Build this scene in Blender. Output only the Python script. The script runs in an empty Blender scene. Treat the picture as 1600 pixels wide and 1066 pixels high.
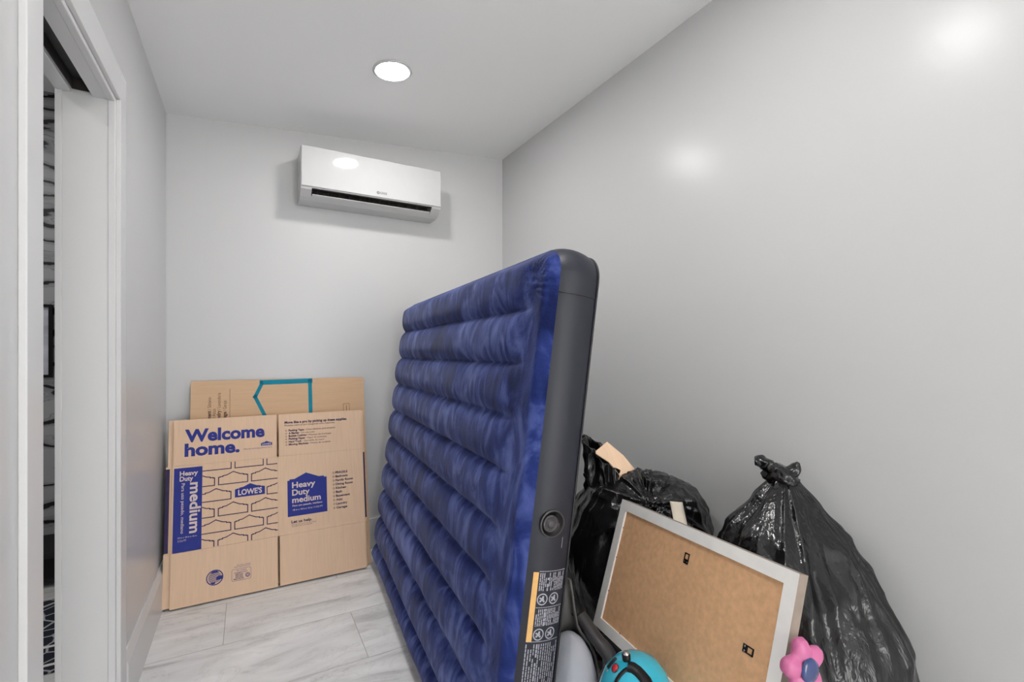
import bpy, bmesh, math, random
from mathutils import Vector, Matrix, noise
random.seed(7)
sc = bpy.context.scene
col = sc.collection
R = math.radians

# ------------------------------------------------------------------ camera
CAM = Vector((0, 0, 1.19))
YAW = math.atan(412 / 735)
cd = bpy.data.cameras.new('camera'); cam = bpy.data.objects.new('camera', cd); col.objects.link(cam)
cam.location = CAM; cam.rotation_euler = (R(90), 0, -YAW)
cd.sensor_width = 36; cd.lens = 735 / 1600 * 36; cd.shift_y = 19 / 1600; cd.clip_start = .02
sc.camera = cam
# ------------------------------------------------------------------ world, exposure
w = bpy.data.worlds.new('world'); sc.world = w; w.use_nodes = True
w.node_tree.nodes['Background'].inputs[0].default_value = (1, .99, .975, 1)
w.node_tree.nodes['Background'].inputs[1].default_value = 3.9          # added fill light, let in by the opening at the near end
vs = sc.view_settings
vs.view_transform = 'Standard'; vs.look = 'None'; vs.gamma = 1; vs.use_curve_mapping = False
vs.exposure = 1.0
LAMP = 88.0           # radiance of the recessed lamps' diffusers
# ------------------------------------------------------------------ room measures (metres)
XL, XR, YB, YN = -.362, 1.5625, 2.926, -2.6
DY0, DY1, DTOP = 1.25, 1.89, 1.985          # doorway in the left wall
WT = .135                                    # its thickness
def zc(x): return 2.402 + (x - XL) * .0782   # the ceiling slopes up to the right

# ------------------------------------------------------------------ materials
def srgb(r, g, b):
    f = lambda c: (c / 255 / 12.92) if c <= 10 else ((c / 255 + .055) / 1.055) ** 2.4
    return (f(r), f(g), f(b), 1)
def mat(name, c, rough=.5, metal=0, spec=.5, var=0, vscale=20, bump=0, bscale=80, stretch=(1, 1, 1), trans=0, coat=0, sheen=0):
    m = bpy.data.materials.new(name); m.use_nodes = True
    nt = m.node_tree; b = nt.nodes['Principled BSDF']
    b.inputs['Base Color'].default_value = c; b.inputs['Roughness'].default_value = rough
    b.inputs['Metallic'].default_value = metal; b.inputs['Specular IOR Level'].default_value = spec
    b.inputs['Transmission Weight'].default_value = trans; b.inputs['Coat Weight'].default_value = coat
    b.inputs['Sheen Weight'].default_value = sheen
    tc = nt.nodes.new('ShaderNodeTexCoord'); mp = nt.nodes.new('ShaderNodeMapping')
    mp.inputs['Scale'].default_value = stretch; nt.links.new(tc.outputs['Object'], mp.inputs[0])
    if var:
        n = nt.nodes.new('ShaderNodeTexNoise'); n.inputs['Scale'].default_value = vscale; n.inputs['Detail'].default_value = 5
        nt.links.new(mp.outputs[0], n.inputs['Vector'])
        r = nt.nodes.new('ShaderNodeValToRGB')
        r.color_ramp.elements[0].position = .3; r.color_ramp.elements[1].position = .7
        r.color_ramp.elements[0].color = (*[x * (1 - var) for x in c[:3]], 1)
        r.color_ramp.elements[1].color = (*[min(1, x * (1 + var)) for x in c[:3]], 1)
        nt.links.new(n.outputs['Fac'], r.inputs[0]); nt.links.new(r.outputs[0], b.inputs['Base Color'])
    if bump:
        n2 = nt.nodes.new('ShaderNodeTexNoise'); n2.inputs['Scale'].default_value = bscale; n2.inputs['Detail'].default_value = 4
        nt.links.new(mp.outputs[0], n2.inputs['Vector'])
        bp = nt.nodes.new('ShaderNodeBump'); bp.inputs['Strength'].default_value = bump; bp.inputs['Distance'].default_value = .01
        nt.links.new(n2.outputs['Fac'], bp.inputs['Height']); nt.links.new(bp.outputs[0], b.inputs['Normal'])
    return m
def emis(name, c, s):
    m = bpy.data.materials.new(name); m.use_nodes = True; nt = m.node_tree
    nt.nodes.remove(nt.nodes['Principled BSDF'])
    e = nt.nodes.new('ShaderNodeEmission'); e.inputs[0].default_value = c; e.inputs[1].default_value = s
    nt.links.new(e.outputs[0], nt.nodes['Material Output'].inputs[0]); return m

M = {}
M['wall'] = mat('wall_paint', (.64, .64, .64, 1), .27, spec=.2, bump=.03, bscale=60)
M['ceil'] = mat('ceiling_paint', (.94, .94, .94, 1), .55, bump=.03, bscale=90)
M['trim'] = mat('trim_paint', (.70, .70, .70, 1), .35, bump=.01, bscale=40)
M['card'] = mat('cardboard', srgb(230, 198, 168), .8, spec=.2, var=.035, vscale=9, stretch=(14, 1, 1), bump=.04, bscale=60)
M['card_dark'] = mat('tan_cardboard', srgb(214, 180, 146), .8, spec=.2, var=.035, vscale=9, stretch=(1, 1, 12), bump=.04, bscale=60)
M['card_edge'] = mat('cardboard_edge', srgb(120, 88, 66), .9, spec=.1, var=.2, vscale=200)
M['ink'] = mat('blue_ink', srgb(48, 58, 140), .65, spec=.25, var=.05, vscale=40)
M['ink_dark'] = mat('dark_ink', srgb(62, 52, 88), .7, spec=.2, var=.05, vscale=40)
M['ink_brown'] = mat('brown_ink', srgb(104, 78, 66), .7, spec=.2, var=.05, vscale=40)
M['ink_teal'] = mat('teal_ink', srgb(20, 136, 160), .65, spec=.25, var=.06, vscale=30)
M['pale_print'] = mat('pale_print', srgb(222, 205, 200), .7, spec=.2, var=.03, vscale=40)
M['band'] = mat('grey_vinyl', srgb(39, 41, 50), .45, spec=.35, var=.06, vscale=6, bump=.04, bscale=25)
M['pipe'] = mat('black_seam', srgb(30, 28, 32), .5, var=.1, vscale=60)
M['black'] = mat('black_plastic', srgb(15, 15, 17), .4, spec=.3, var=.1, vscale=40)
M['dgrey'] = mat('dark_grey_plastic', srgb(66, 64, 66), .4, var=.06, vscale=30, bump=.02)
M['mgrey'] = mat('grey_plastic', srgb(112, 110, 108), .4, var=.05, vscale=30, bump=.02)
M['silver'] = mat('bright_metal', srgb(205, 200, 195), .22, metal=1, bump=.02)
M['white_pl'] = mat('white_plastic', (.58, .58, .58, 1), .25, var=.01, bump=.005)
M['white_gl'] = mat('glossy_white_panel', (.60, .60, .60, 1), .06, spec=.4, coat=.15, var=.01)
M['tank'] = mat('frosted_plastic', srgb(226, 230, 242), .32, var=.05, vscale=14)
M['cyan'] = mat('turquoise_gloss', srgb(42, 178, 205), .14, spec=.6, coat=.5, var=.06, vscale=9)
M['red'] = mat('red_plastic', srgb(190, 26, 40), .15, coat=.6, var=.1, vscale=30)
M['pink'] = mat('pink_plastic', srgb(198, 104, 150), .4, var=.06, vscale=14, bump=.02, bscale=30)
M['gem'] = mat('blue_gloss', srgb(42, 62, 118), .12, coat=.6, var=.25, vscale=22)
M['mdf'] = mat('hardboard', srgb(228, 180, 137), .75, spec=.25, var=.09, vscale=70, bump=.04, bscale=200)
M['frame_w'] = mat('white_frame_foil', srgb(251, 248, 244), .4, var=.03, vscale=25, bump=.01)
M['frame_side'] = mat('grey_brown_frame_edge', srgb(150, 136, 124), .55, var=.12, vscale=30, stretch=(1, 6, 1))
M['tape'] = mat('cream_tape', srgb(214, 204, 188), .7, var=.05, vscale=30, bump=.08, bscale=60)
M['orange'] = mat('orange_print', srgb(226, 178, 108), .55, var=.08, vscale=50)
M['pale_ink'] = mat('light_grey_print', srgb(168, 168, 178), .6, var=.1, vscale=90)
M['lamp'] = emis('lamp_diffuser', (1, .985, .97, 1), LAMP)
M['added_lamp'] = emis('added_far_lamp_diffuser', (1, .985, .97, 1), LAMP * 1.15)  # for the lamps added beyond the doorway
M['dark_metal'] = mat('dark_track_metal', srgb(70, 70, 72), .45, metal=.6, var=.15, vscale=40)
M['slot'] = mat('dark_slot_lining', srgb(58, 52, 48), .85, var=.2, vscale=30)  # plain dark colour for the door slot and air outlet linings
M['art'] = mat('pale_print_art', srgb(205, 207, 217), .6, var=.25, vscale=4, stretch=(1, 1, 4))

def bagmat():
    m = mat('black_bin_liner', (.008, .008, .009, 1), .17, spec=.5)
    nt = m.node_tree; b = nt.nodes['Principled BSDF']
    tc = nt.nodes.new('ShaderNodeTexCoord')
    mp = nt.nodes.new('ShaderNodeMapping'); mp.inputs['Scale'].default_value = (1, 1, .45)
    nt.links.new(tc.outputs['Object'], mp.inputs[0])
    h = None
    for s, d, wgt in ((9, 3, 1.0), (28, 4, .35), (75, 2, .10)):
        n = nt.nodes.new('ShaderNodeTexNoise'); n.inputs['Scale'].default_value = s; n.inputs['Detail'].default_value = d
        n.inputs['Distortion'].default_value = .8
        nt.links.new(mp.outputs[0], n.inputs['Vector'])
        a = nt.nodes.new('ShaderNodeMath'); a.operation = 'SUBTRACT'; a.inputs[1].default_value = .5; nt.links.new(n.outputs['Fac'], a.inputs[0])
        ab = nt.nodes.new('ShaderNodeMath'); ab.operation = 'ABSOLUTE'; nt.links.new(a.outputs[0], ab.inputs[0])
        mu = nt.nodes.new('ShaderNodeMath'); mu.operation = 'MULTIPLY'; mu.inputs[1].default_value = wgt; nt.links.new(ab.outputs[0], mu.inputs[0])
        if h is None: h = mu
        else:
            ad = nt.nodes.new('ShaderNodeMath'); ad.operation = 'ADD'
            nt.links.new(h.outputs[0], ad.inputs[0]); nt.links.new(mu.outputs[0], ad.inputs[1]); h = ad
    bp = nt.nodes.new('ShaderNodeBump'); bp.inputs['Strength'].default_value = .38; bp.inputs['Distance'].default_value = .03
    nt.links.new(h.outputs[0], bp.inputs['Height']); nt.links.new(bp.outputs[0], b.inputs['Normal'])
    return m
M['bag'] = bagmat()

def velvet():
    m = mat('blue_flocking', srgb(45, 58, 128), .85, spec=.12, sheen=.22)
    nt = m.node_tree; b = nt.nodes['Principled BSDF']
    b.inputs['Sheen Tint'].default_value = (.75, .8, 1, 1); b.inputs['Sheen Roughness'].default_value = .4
    tc = nt.nodes.new('ShaderNodeTexCoord')
    def nz(scale, st, det, dist=0):
        mp = nt.nodes.new('ShaderNodeMapping'); mp.inputs['Scale'].default_value = st
        nt.links.new(tc.outputs['Object'], mp.inputs[0])
        n = nt.nodes.new('ShaderNodeTexNoise'); n.inputs['Scale'].default_value = scale; n.inputs['Detail'].default_value = det
        n.inputs['Distortion'].default_value = dist
        nt.links.new(mp.outputs[0], n.inputs['Vector']); return n
    big = nz(3.2, (1, .9, 1.3), 4, 1.2); streak = nz(8, (1, 1.7, .75), 7, 1.4); fine = nz(160, (1, 1, 1), 2)
    a = nt.nodes.new('ShaderNodeMath'); a.operation = 'MULTIPLY_ADD'; a.inputs[1].default_value = .6
    nt.links.new(streak.outputs['Fac'], a.inputs[0])
    k = nt.nodes.new('ShaderNodeMath'); k.operation = 'MULTIPLY'; k.inputs[1].default_value = .55
    nt.links.new(big.outputs['Fac'], k.inputs[0]); nt.links.new(k.outputs[0], a.inputs[2])
    r = nt.nodes.new('ShaderNodeValToRGB'); e = r.color_ramp.elements
    e[0].position = .44; e[0].color = srgb(18, 29, 74); e[1].position = .76; e[1].color = srgb(96, 111, 172)
    x = e.new(.57); x.color = srgb(38, 52, 112)
    nt.links.new(a.outputs[0], r.inputs[0]); nt.links.new(r.outputs[0], b.inputs['Base Color'])
    bp = nt.nodes.new('ShaderNodeBump'); bp.inputs['Strength'].default_value = .12; bp.inputs['Distance'].default_value = .01
    nt.links.new(fine.outputs['Fac'], bp.inputs['Height']); nt.links.new(bp.outputs[0], b.inputs['Normal'])
    return m
M['velvet'] = velvet()

def floormat():
    m = mat('stone_look_tiles', srgb(176, 174, 171), .32, spec=.4)
    nt = m.node_tree; b = nt.nodes['Principled BSDF']
    tc = nt.nodes.new('ShaderNodeTexCoord')
    def mapn(st, loc=(0, 0, 0)):
        mp = nt.nodes.new('ShaderNodeMapping'); mp.inputs['Scale'].default_value = st; mp.inputs['Location'].default_value = loc
        nt.links.new(tc.outputs['Object'], mp.inputs[0]); return mp
    br = nt.nodes.new('ShaderNodeTexBrick'); mp = mapn((1, 1, 1), (.59, -1.879 + .37 * 7, 0))
    nt.links.new(mp.outputs[0], br.inputs['Vector'])
    br.inputs['Scale'].default_value = 1; br.inputs['Brick Width'].default_value = 1.0; br.inputs['Row Height'].default_value = .37
    br.inputs['Mortar Size'].default_value = .0013; br.inputs['Mortar Smooth'].default_value = .3; br.offset = .5
    br.inputs['Color1'].default_value = (0, 0, 0, 1); br.inputs['Color2'].default_value = (1, 1, 1, 1); br.inputs['Mortar'].default_value = (.5, .5, .5, 1)
    # each tile shifts the stone pattern so that it breaks at the joints
    sep = nt.nodes.new('ShaderNodeVectorMath'); sep.operation = 'SCALE'; sep.inputs['Scale'].default_value = 3.1
    nt.links.new(br.outputs['Color'], sep.inputs[0])
    def noi(st, scale, det, dist, rough=.6):
        mp = mapn(st); ad = nt.nodes.new('ShaderNodeVectorMath'); ad.operation = 'ADD'
        nt.links.new(mp.outputs[0], ad.inputs[0]); nt.links.new(sep.outputs[0], ad.inputs[1])
        n = nt.nodes.new('ShaderNodeTexNoise'); n.inputs['Scale'].default_value = scale; n.inputs['Detail'].default_value = det
        n.inputs['Distortion'].default_value = dist; n.inputs['Roughness'].default_value = rough
        nt.links.new(ad.outputs[0], n.inputs['Vector']); return n
    n1 = noi((1, 3.2, 1), 2.6, 8, .9); n2 = noi((1, 1.7, 1), 3.0, 9, 1.6, .7)
    r = nt.nodes.new('ShaderNodeValToRGB'); e = r.color_ramp.elements
    e[0].position = .30; e[0].color = srgb(190, 190, 189); e[1].position = .68; e[1].color = srgb(246, 246, 246)
    e.new(.46).color = srgb(230, 230, 229)
    nt.links.new(n1.outputs['Fac'], r.inputs[0])
    # thin dark cracks
    s = nt.nodes.new('ShaderNodeMath'); s.operation = 'SUBTRACT'; s.inputs[1].default_value = .5; nt.links.new(n2.outputs['Fac'], s.inputs[0])
    ab = nt.nodes.new('ShaderNodeMath'); ab.operation = 'ABSOLUTE'; nt.links.new(s.outputs[0], ab.inputs[0])
    r2 = nt.nodes.new('ShaderNodeValToRGB'); e = r2.color_ramp.elements
    e[0].position = 0; e[0].color = (.74, .73, .72, 1); e[1].position = .012; e[1].color = (1, 1, 1, 1)
    nt.links.new(ab.outputs[0], r2.inputs[0])
    mx = nt.nodes.new('ShaderNodeMix'); mx.data_type = 'RGBA'; mx.blend_type = 'MULTIPLY'; mx.inputs[0].default_value = .6
    nt.links.new(r.outputs[0], mx.inputs[6]); nt.links.new(r2.outputs[0], mx.inputs[7])
    mo = nt.nodes.new('ShaderNodeMix'); mo.data_type = 'RGBA'; mo.inputs[7].default_value = srgb(165, 163, 160)
    nt.links.new(br.outputs['Fac'], mo.inputs[0]); nt.links.new(mx.outputs[2], mo.inputs[6])
    nt.links.new(mo.outputs[2], b.inputs['Base Color'])
    bp = nt.nodes.new('ShaderNodeBump'); bp.inputs['Strength'].default_value = .08; bp.inputs['Distance'].default_value = .01
    nt.links.new(n1.outputs['Fac'], bp.inputs['Height']); nt.links.new(bp.outputs[0], b.inputs['Normal'])
    return m
M['floor'] = floormat()

def wallpaper():
    m = mat('marbled_wallpaper', srgb(120, 120, 122), .5)
    nt = m.node_tree; b = nt.nodes['Principled BSDF']
    tc = nt.nodes.new('ShaderNodeTexCoord'); mp = nt.nodes.new('ShaderNodeMapping')
    mp.inputs['Scale'].default_value = (.5, 1, 1.4); mp.inputs['Rotation'].default_value = (0, R(-8), 0)
    nt.links.new(tc.outputs['Object'], mp.inputs[0])
    wv = nt.nodes.new('ShaderNodeTexWave'); wv.wave_type = 'BANDS'; wv.bands_direction = 'Z'
    wv.inputs['Scale'].default_value = 1.5; wv.inputs['Distortion'].default_value = 14; wv.inputs['Detail'].default_value = 6
    wv.inputs['Detail Scale'].default_value = 1.6
    nt.links.new(mp.outputs[0], wv.inputs['Vector'])
    r = nt.nodes.new('ShaderNodeValToRGB'); e = r.color_ramp.elements
    e[0].position = .0; e[0].color = srgb(8, 8, 12); e[1].position = 1; e[1].color = srgb(172, 172, 174)
    e.new(.035).color = srgb(14, 14, 18); e.new(.08).color = srgb(138, 138, 142); e.new(.35).color = srgb(166, 166, 168); e.new(.42).color = srgb(126, 126, 130); e.new(.50).color = srgb(170, 170, 172)
    nt.links.new(wv.outputs['Fac'], r.inputs[0]); nt.links.new(r.outputs[0], b.inputs['Base Color'])
    return m
M['paper'] = wallpaper()
def rugmat():
    m = mat('cracked_navy_pile', srgb(28, 32, 46), .9)
    nt = m.node_tree; b = nt.nodes['Principled BSDF']
    tc = nt.nodes.new('ShaderNodeTexCoord')
    v = nt.nodes.new('ShaderNodeTexVoronoi'); v.feature = 'DISTANCE_TO_EDGE'; v.inputs['Scale'].default_value = 12
    nt.links.new(tc.outputs['Object'], v.inputs['Vector'])
    r = nt.nodes.new('ShaderNodeValToRGB'); e = r.color_ramp.elements
    e[0].position = .02; e[0].color = srgb(190, 190, 195); e[1].position = .06; e[1].color = srgb(26, 30, 44)
    nt.links.new(v.outputs['Distance'], r.inputs[0]); nt.links.new(r.outputs[0], b.inputs['Base Color'])
    return m
M['rug'] = rugmat()

# ------------------------------------------------------------------ building helpers (world coordinates in, parent's base subtracted)
def obj(name, bm, m, parent=None, smooth=False, loc=None):
    base = Vector(loc) if loc is not None else Vector((0, 0, 0))
    p = parent
    while p is not None:
        base = base + p.location; p = p.parent
    if base.length > 0:
        for v in bm.verts: v.co -= base
    me = bpy.data.meshes.new(name); bm.to_mesh(me); bm.free()
    for mm in (m if isinstance(m, (list, tuple)) else [m]): me.materials.append(mm)
    if smooth:
        for f in me.polygons: f.use_smooth = True
    o = bpy.data.objects.new(name, me); col.objects.link(o)
    if loc is not None: o.location = loc
    if parent: o.parent = parent
    return o
def tag(o, label, cat, group=None):
    o['label'] = label; o['category'] = cat
    if group: o['group'] = group
    return o
def thing(name, label, cat, loc, group=None):
    o = bpy.data.objects.new(name, None); col.objects.link(o); o.location = loc; o.empty_display_size = .1
    return tag(o, label, cat, group)
def struct(name, bm, m, parent=None, smooth=False):
    o = obj(name, bm, m, parent, smooth)
    if parent is None: o['kind'] = 'structure'
    return o
def NB(): return bmesh.new()
def box(bm, x0, x1, y0, y1, z0, z1, bev=0, mi=0):
    vs = [bm.verts.new((x, y, z)) for x in (x0, x1) for y in (y0, y1) for z in (z0, z1)]
    fs = [bm.faces.new([vs[i] for i in q]) for q in ((0, 1, 3, 2), (4, 6, 7, 5), (0, 4, 5, 1), (2, 3, 7, 6), (0, 2, 6, 4), (1, 5, 7, 3))]
    for f in fs: f.material_index = mi
    if bev:
        bmesh.ops.bevel(bm, geom=list({e for f in fs for e in f.edges}), offset=bev, segments=2, profile=.5, affect='EDGES')
    return bm
def fbox(bm, O, ex, ey, ez, a, b, c, bev=0, mi=0):
    """box in the frame O, ex, ey, ez; a, b, c are (from, to) ranges"""
    vs = [bm.verts.new(O + ex * x + ey * y + ez * z) for x in a for y in b for z in c]
    fs = [bm.faces.new([vs[i] for i in q]) for q in ((0, 1, 3, 2), (4, 6, 7, 5), (0, 4, 5, 1), (2, 3, 7, 6), (0, 2, 6, 4), (1, 5, 7, 3))]
    for f in fs: f.material_index = mi
    if bev: bmesh.ops.bevel(bm, geom=list({e for f in fs for e in f.edges}), offset=bev, segments=2, profile=.5, affect='EDGES')
    bmesh.ops.recalc_face_normals(bm, faces=bm.faces[:])
    return bm
def frame_of(d):
    d = d.normalized(); a = Vector((0, 0, 1)) if abs(d.z) < .9 else Vector((1, 0, 0))
    u = d.cross(a).normalized(); return u, d.cross(u).normalized()
def tube(bm, pts, rad, seg=14, cap=True, squash=1.0):
    pts = [Vector(p) for p in pts]; rs = rad if isinstance(rad, (list, tuple)) else [rad] * len(pts)
    rings = []; u = None
    for i, p in enumerate(pts):
        d = (pts[min(i + 1, len(pts) - 1)] - pts[max(i - 1, 0)]).normalized()
        if u is None: u, v = frame_of(d)
        else:
            u = (u - d * u.dot(d)).normalized(); v = d.cross(u).normalized()
        rings.append([bm.verts.new(p + (u * math.cos(t) + v * math.sin(t) * squash) * rs[i]) for t in [2 * math.pi * k / seg for k in range(seg)]])
    for a, b in zip(rings, rings[1:]):
        for k in range(seg): bm.faces.new((a[k], a[(k + 1) % seg], b[(k + 1) % seg], b[k]))
    if cap:
        bm.faces.new(rings[0][::-1]); bm.faces.new(rings[-1])
    bmesh.ops.recalc_face_normals(bm, faces=bm.faces[:])
    return bm
def lathe(bm, O, ax, prof, seg=32, sx=1.0, sy=1.0):
    """prof: list of (radius, height along ax)"""
    O = Vector(O); ax = Vector(ax).normalized(); u, v = frame_of(ax); rings = []
    for r, h in prof:
        if r <= 1e-6: rings.append([bm.verts.new(O + ax * h)])
        else: rings.append([bm.verts.new(O + ax * h + (u * math.cos(t) * sx + v * math.sin(t) * sy) * r) for t in [2 * math.pi * k / seg for k in range(seg)]])
    for a, b in zip(rings, rings[1:]):
        for k in range(seg):
            q = []
            for x in ((a[k % len(a)]), (a[(k + 1) % len(a)]), (b[(k + 1) % len(b)]), (b[k % len(b)])):
                if x not in q: q.append(x)
            if len(q) > 2: bm.faces.new(q)
    bmesh.ops.recalc_face_normals(bm, faces=bm.faces[:])
    return bm
def spline(pts, n=8):
    """Catmull-Rom through pts"""
    P = [Vector(p) for p in pts]; P = [P[0] * 2 - P[1]] + P + [P[-1] * 2 - P[-2]]; out = []
    for i in range(1, len(P) - 2):
        for k in range(n):
            t = k / n; a, b, c, d = P[i - 1:i + 3]
            out.append(.5 * ((2 * b) + (c - a) * t + (2 * a - 5 * b + 4 * c - d) * t * t + (3 * b - a - 3 * c + d) * t ** 3))
    out.append(P[-2].copy()); return out
def sst(a, b, x):
    t = max(0, min(1, (x - a) / (b - a))); return t * t * (3 - 2 * t)

# flat print on a surface: everything is laid in (x, y) on the frame O, ex, ey and lifted along ez
_dummy = bpy.data.collections.new('text_bench'); sc.collection.children.link(_dummy)
class Print:
    def __init__(s, O, ex, ey, ez, lift=.0008): s.bm = NB(); s.O = O + ez * lift; s.ex = ex; s.ey = ey
    def P(s, x, y): return s.O + s.ex * x + s.ey * y
    def poly(s, pts):
        s.bm.faces.new([s.bm.verts.new(s.P(*p)) for p in pts]); return s
    def rect(s, x0, y0, x1, y1): return s.poly([(x0, y0), (x1, y0), (x1, y1), (x0, y1)])
    def seg(s, a, b, wd, clip=None, ext=True):
        (x0, y0), (x1, y1) = a, b
        if clip:
            t0, t1 = 0, 1; dx, dy = x1 - x0, y1 - y0
            for p, q in ((-dx, x0 - clip[0]), (dx, clip[2] - x0), (-dy, y0 - clip[1]), (dy, clip[3] - y0)):
                if abs(p) < 1e-9:
                    if q < 0: return
                else:
                    t = q / p
                    if p < 0: t0 = max(t0, t)
                    else: t1 = min(t1, t)
            if t0 >= t1: return
            x0, y0, x1, y1 = x0 + dx * t0, y0 + dy * t0, x0 + dx * t1, y0 + dy * t1
        L = math.hypot(x1 - x0, y1 - y0)
        if L < 1e-6: return
        ux, uy = (x1 - x0) / L, (y1 - y0) / L; h = wd / 2; e = h if ext else 0
        s.poly([(x0 - ux * e - uy * h, y0 - uy * e + ux * h), (x0 - ux * e + uy * h, y0 - uy * e - ux * h), (x1 + ux * e + uy * h, y1 + uy * e - ux * h), (x1 + ux * e - uy * h, y1 + uy * e + ux * h)])
    def path(s, pts, wd, closed=False, clip=None):
        n = len(pts)
        for i in range(n if closed else n - 1): s.seg(pts[i], pts[(i + 1) % n], wd, clip)
        return s
    def ring(s, x, y, r, wd, n=20, sy=1):
        return s.path([(x + r * math.cos(2 * math.pi * k / n), y + r * sy * math.sin(2 * math.pi * k / n)) for k in range(n)], wd, True)
    def disc(s, x, y, r, n=24): return s.poly([(x + r * math.cos(2 * math.pi * k / n), y + r * math.sin(2 * math.pi * k / n)) for k in range(n)])
    def text(s, t, x, y, width=None, height=None, rot=0, bold=0.0, z=0):
        """baseline starts at x, y; scaled to the given width and cap/x size"""
        cu = bpy.data.curves.new('t', 'FONT'); cu.body = t; cu.size = 1; cu.offset = bold; cu.resolution_u = 3; cu.fill_mode = 'FRONT'
        o = bpy.data.objects.new('t', cu); _dummy.objects.link(o)
        dg = bpy.context.evaluated_depsgraph_get(); dg.update()
        me = bpy.data.meshes.new_from_object(o.evaluated_get(dg))
        xs = [v.co.x for v in me.vertices]
        x0, x1 = min(xs), max(xs)
        sy = height if height else width / (x1 - x0)
        sx = width / (x1 - x0) if width else sy
        c, sn = math.cos(rot), math.sin(rot); vv = []
        for v in me.vertices:
            a, b = (v.co.x - x0) * sx, v.co.y * sy
            p = s.P(x + a * c - b * sn, y + a * sn + b * c) + s.ex.cross(s.ey) * z
            vv.append(s.bm.verts.new(p))
        for f in me.polygons:
            try: s.bm.faces.new([vv[i] for i in f.vertices])
            except ValueError: pass
        bpy.data.objects.remove(o); bpy.data.curves.remove(cu); bpy.data.meshes.remove(me)
        return s
    def done(s, name, m, parent):
        bmesh.ops.recalc_face_normals(s.bm, faces=s.bm.faces[:])
        return obj(name, s.bm, m, parent)

# ================================================================== THE ROOM
b = NB(); box(b, -3.2, XR + .15, YN - .1, 4.0, -.1, 0); struct('floor', b, M['floor'])
b = NB()
vs_ = [b.verts.new(p) for p in [(XL - WT, YN, zc(XL - WT)), (XR + .12, YN, zc(XR + .12)), (XR + .12, YB + .12, zc(XR + .12)), (XL - WT, YB + .12, zc(XL - WT)),
                                (XL - WT, YN, 2.85), (XR + .12, YN, 2.85), (XR + .12, YB + .12, 2.85), (XL - WT, YB + .12, 2.85)]]
for q in ((0, 3, 2, 1), (4, 5, 6, 7), (0, 1, 5, 4), (1, 2, 6, 5), (2, 3, 7, 6), (3, 0, 4, 7)): b.faces.new([vs_[i] for i in q])
bmesh.ops.recalc_face_normals(b, faces=b.faces[:]); struct('ceiling', b, M['ceil'])
b = NB(); box(b, XL - WT, XR + .12, YB, YB + .12, 0, 2.6); struct('wall_back', b, M['wall'])
b = NB(); box(b, XR, XR + .12, YN, YB, 0, 2.7); struct('wall_right', b, M['wall'])
b = NB()                                              # near end, unseen: opening added and sized to let the fill light in
box(b, XL - WT, .05, YN - .1, YN, 0, 2.7); box(b, 1.25, XR + .12, YN - .1, YN, 0, 2.7); box(b, .05, 1.25, YN - .1, YN, 2.25, 2.7)
struct('wall_near', b, M['wall'])
# left wall with the doorway; the head keeps a slot for the sliding door
b = NB()
box(b, XL - WT, XL, YN, DY0, 0, 2.42); box(b, XL - WT, XL, DY1, YB, 0, 2.42)
SX0, SX1 = XL - .10, XL - .052                       # slot in the door head
box(b, SX1, XL, DY0, DY1, DTOP, 2.42); box(b, XL - WT, SX0, DY0, DY1, DTOP, 2.42); box(b, SX0, SX1, DY0, DY1, DTOP + .07, 2.42)
struct('wall_left', b, M['wall'])
# baseboards
def baseboard(name, x0, x1, y0, y1, axis):
    b = NB(); box(b, x0, x1, y0, y1, 0, .185, .004); return struct(name, b, M['trim'])
b = NB(); pts_ = [(XL, 0), (XL + .016, 0), (XL + .016, .160), (XL + .005, .190), (XL, .190)]
fa = [b.verts.new((x, DY1 + .09, z)) for x, z in pts_]; fb = [b.verts.new((x, YB, z)) for x, z in pts_]
for k in range(5): b.faces.new((fa[k], fa[(k + 1) % 5], fb[(k + 1) % 5], fb[k]))
b.faces.new(fa[::-1]); b.faces.new(fb); bmesh.ops.recalc_face_normals(b, faces=b.faces[:]); struct('baseboard_left', b, M['trim'])
baseboard('baseboard_back', XL + .017, XR - .017, YB - .016, YB, 0)
baseboard('baseboard_right', XR - .016, XR, YN, YB, 0)
# casing round the doorway (room side), mitred look: two legs and a head
b = NB(); CW = .078
box(b, XL, XL + .013, DY1, DY1 + CW, 0, DTOP + .095, .002)
box(b, XL, XL + .013, DY0 - CW, DY0, 0, DTOP + .095, .002)
box(b, XL, XL + .013, DY0, DY1, DTOP, DTOP + .095, .002)
struct('trim_1', b, M['trim'])
# jamb lining: far jamb boards with the two stop lines, head boards beside the slot
d1 = NB()
box(d1, XL - .125, XL - .012, DY1 - .012, DY1, 0, DTOP)
box(d1, XL - .138, XL - .122, DY1 - .016, DY1, 0, DTOP, .002)
box(d1, XL - .016, XL + .002, DY1 - .016, DY1, 0, DTOP, .002)
box(d1, SX1, XL - .012, DY0, DY1 - .012, DTOP - .012, DTOP); box(d1, XL - .016, XL + .002, DY0, DY1 - .016, DTOP - .016, DTOP, .002)
box(d1, XL - .138, SX0, DY0, DY1 - .016, DTOP - .012, DTOP, .002)
door = struct('door_1', d1, M['trim'])
b = NB(); box(b, SX0 + .006, SX1 - .006, DY0, DY1 - .03, DTOP + .028, DTOP + .066)
t_ = obj('door_track', b, M['dark_metal'], door); t_['label'] = 'dark metal sliding door track'
b = NB(); box(b, SX0 + .001, SX1 - .001, DY1 - .012, DY1 - .001, DTOP - .001, DTOP + .068); box(b, SX0 + .0004, SX0 + .003, DY0, DY1 - .012, DTOP, DTOP + .069)
box(b, SX1 - .003, SX1 - .0004, DY0, DY1 - .012, DTOP, DTOP + .069)
t_ = obj('slot_lining', b, M['slot'], door); t_['label'] = 'dark lining inside the slot'
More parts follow.
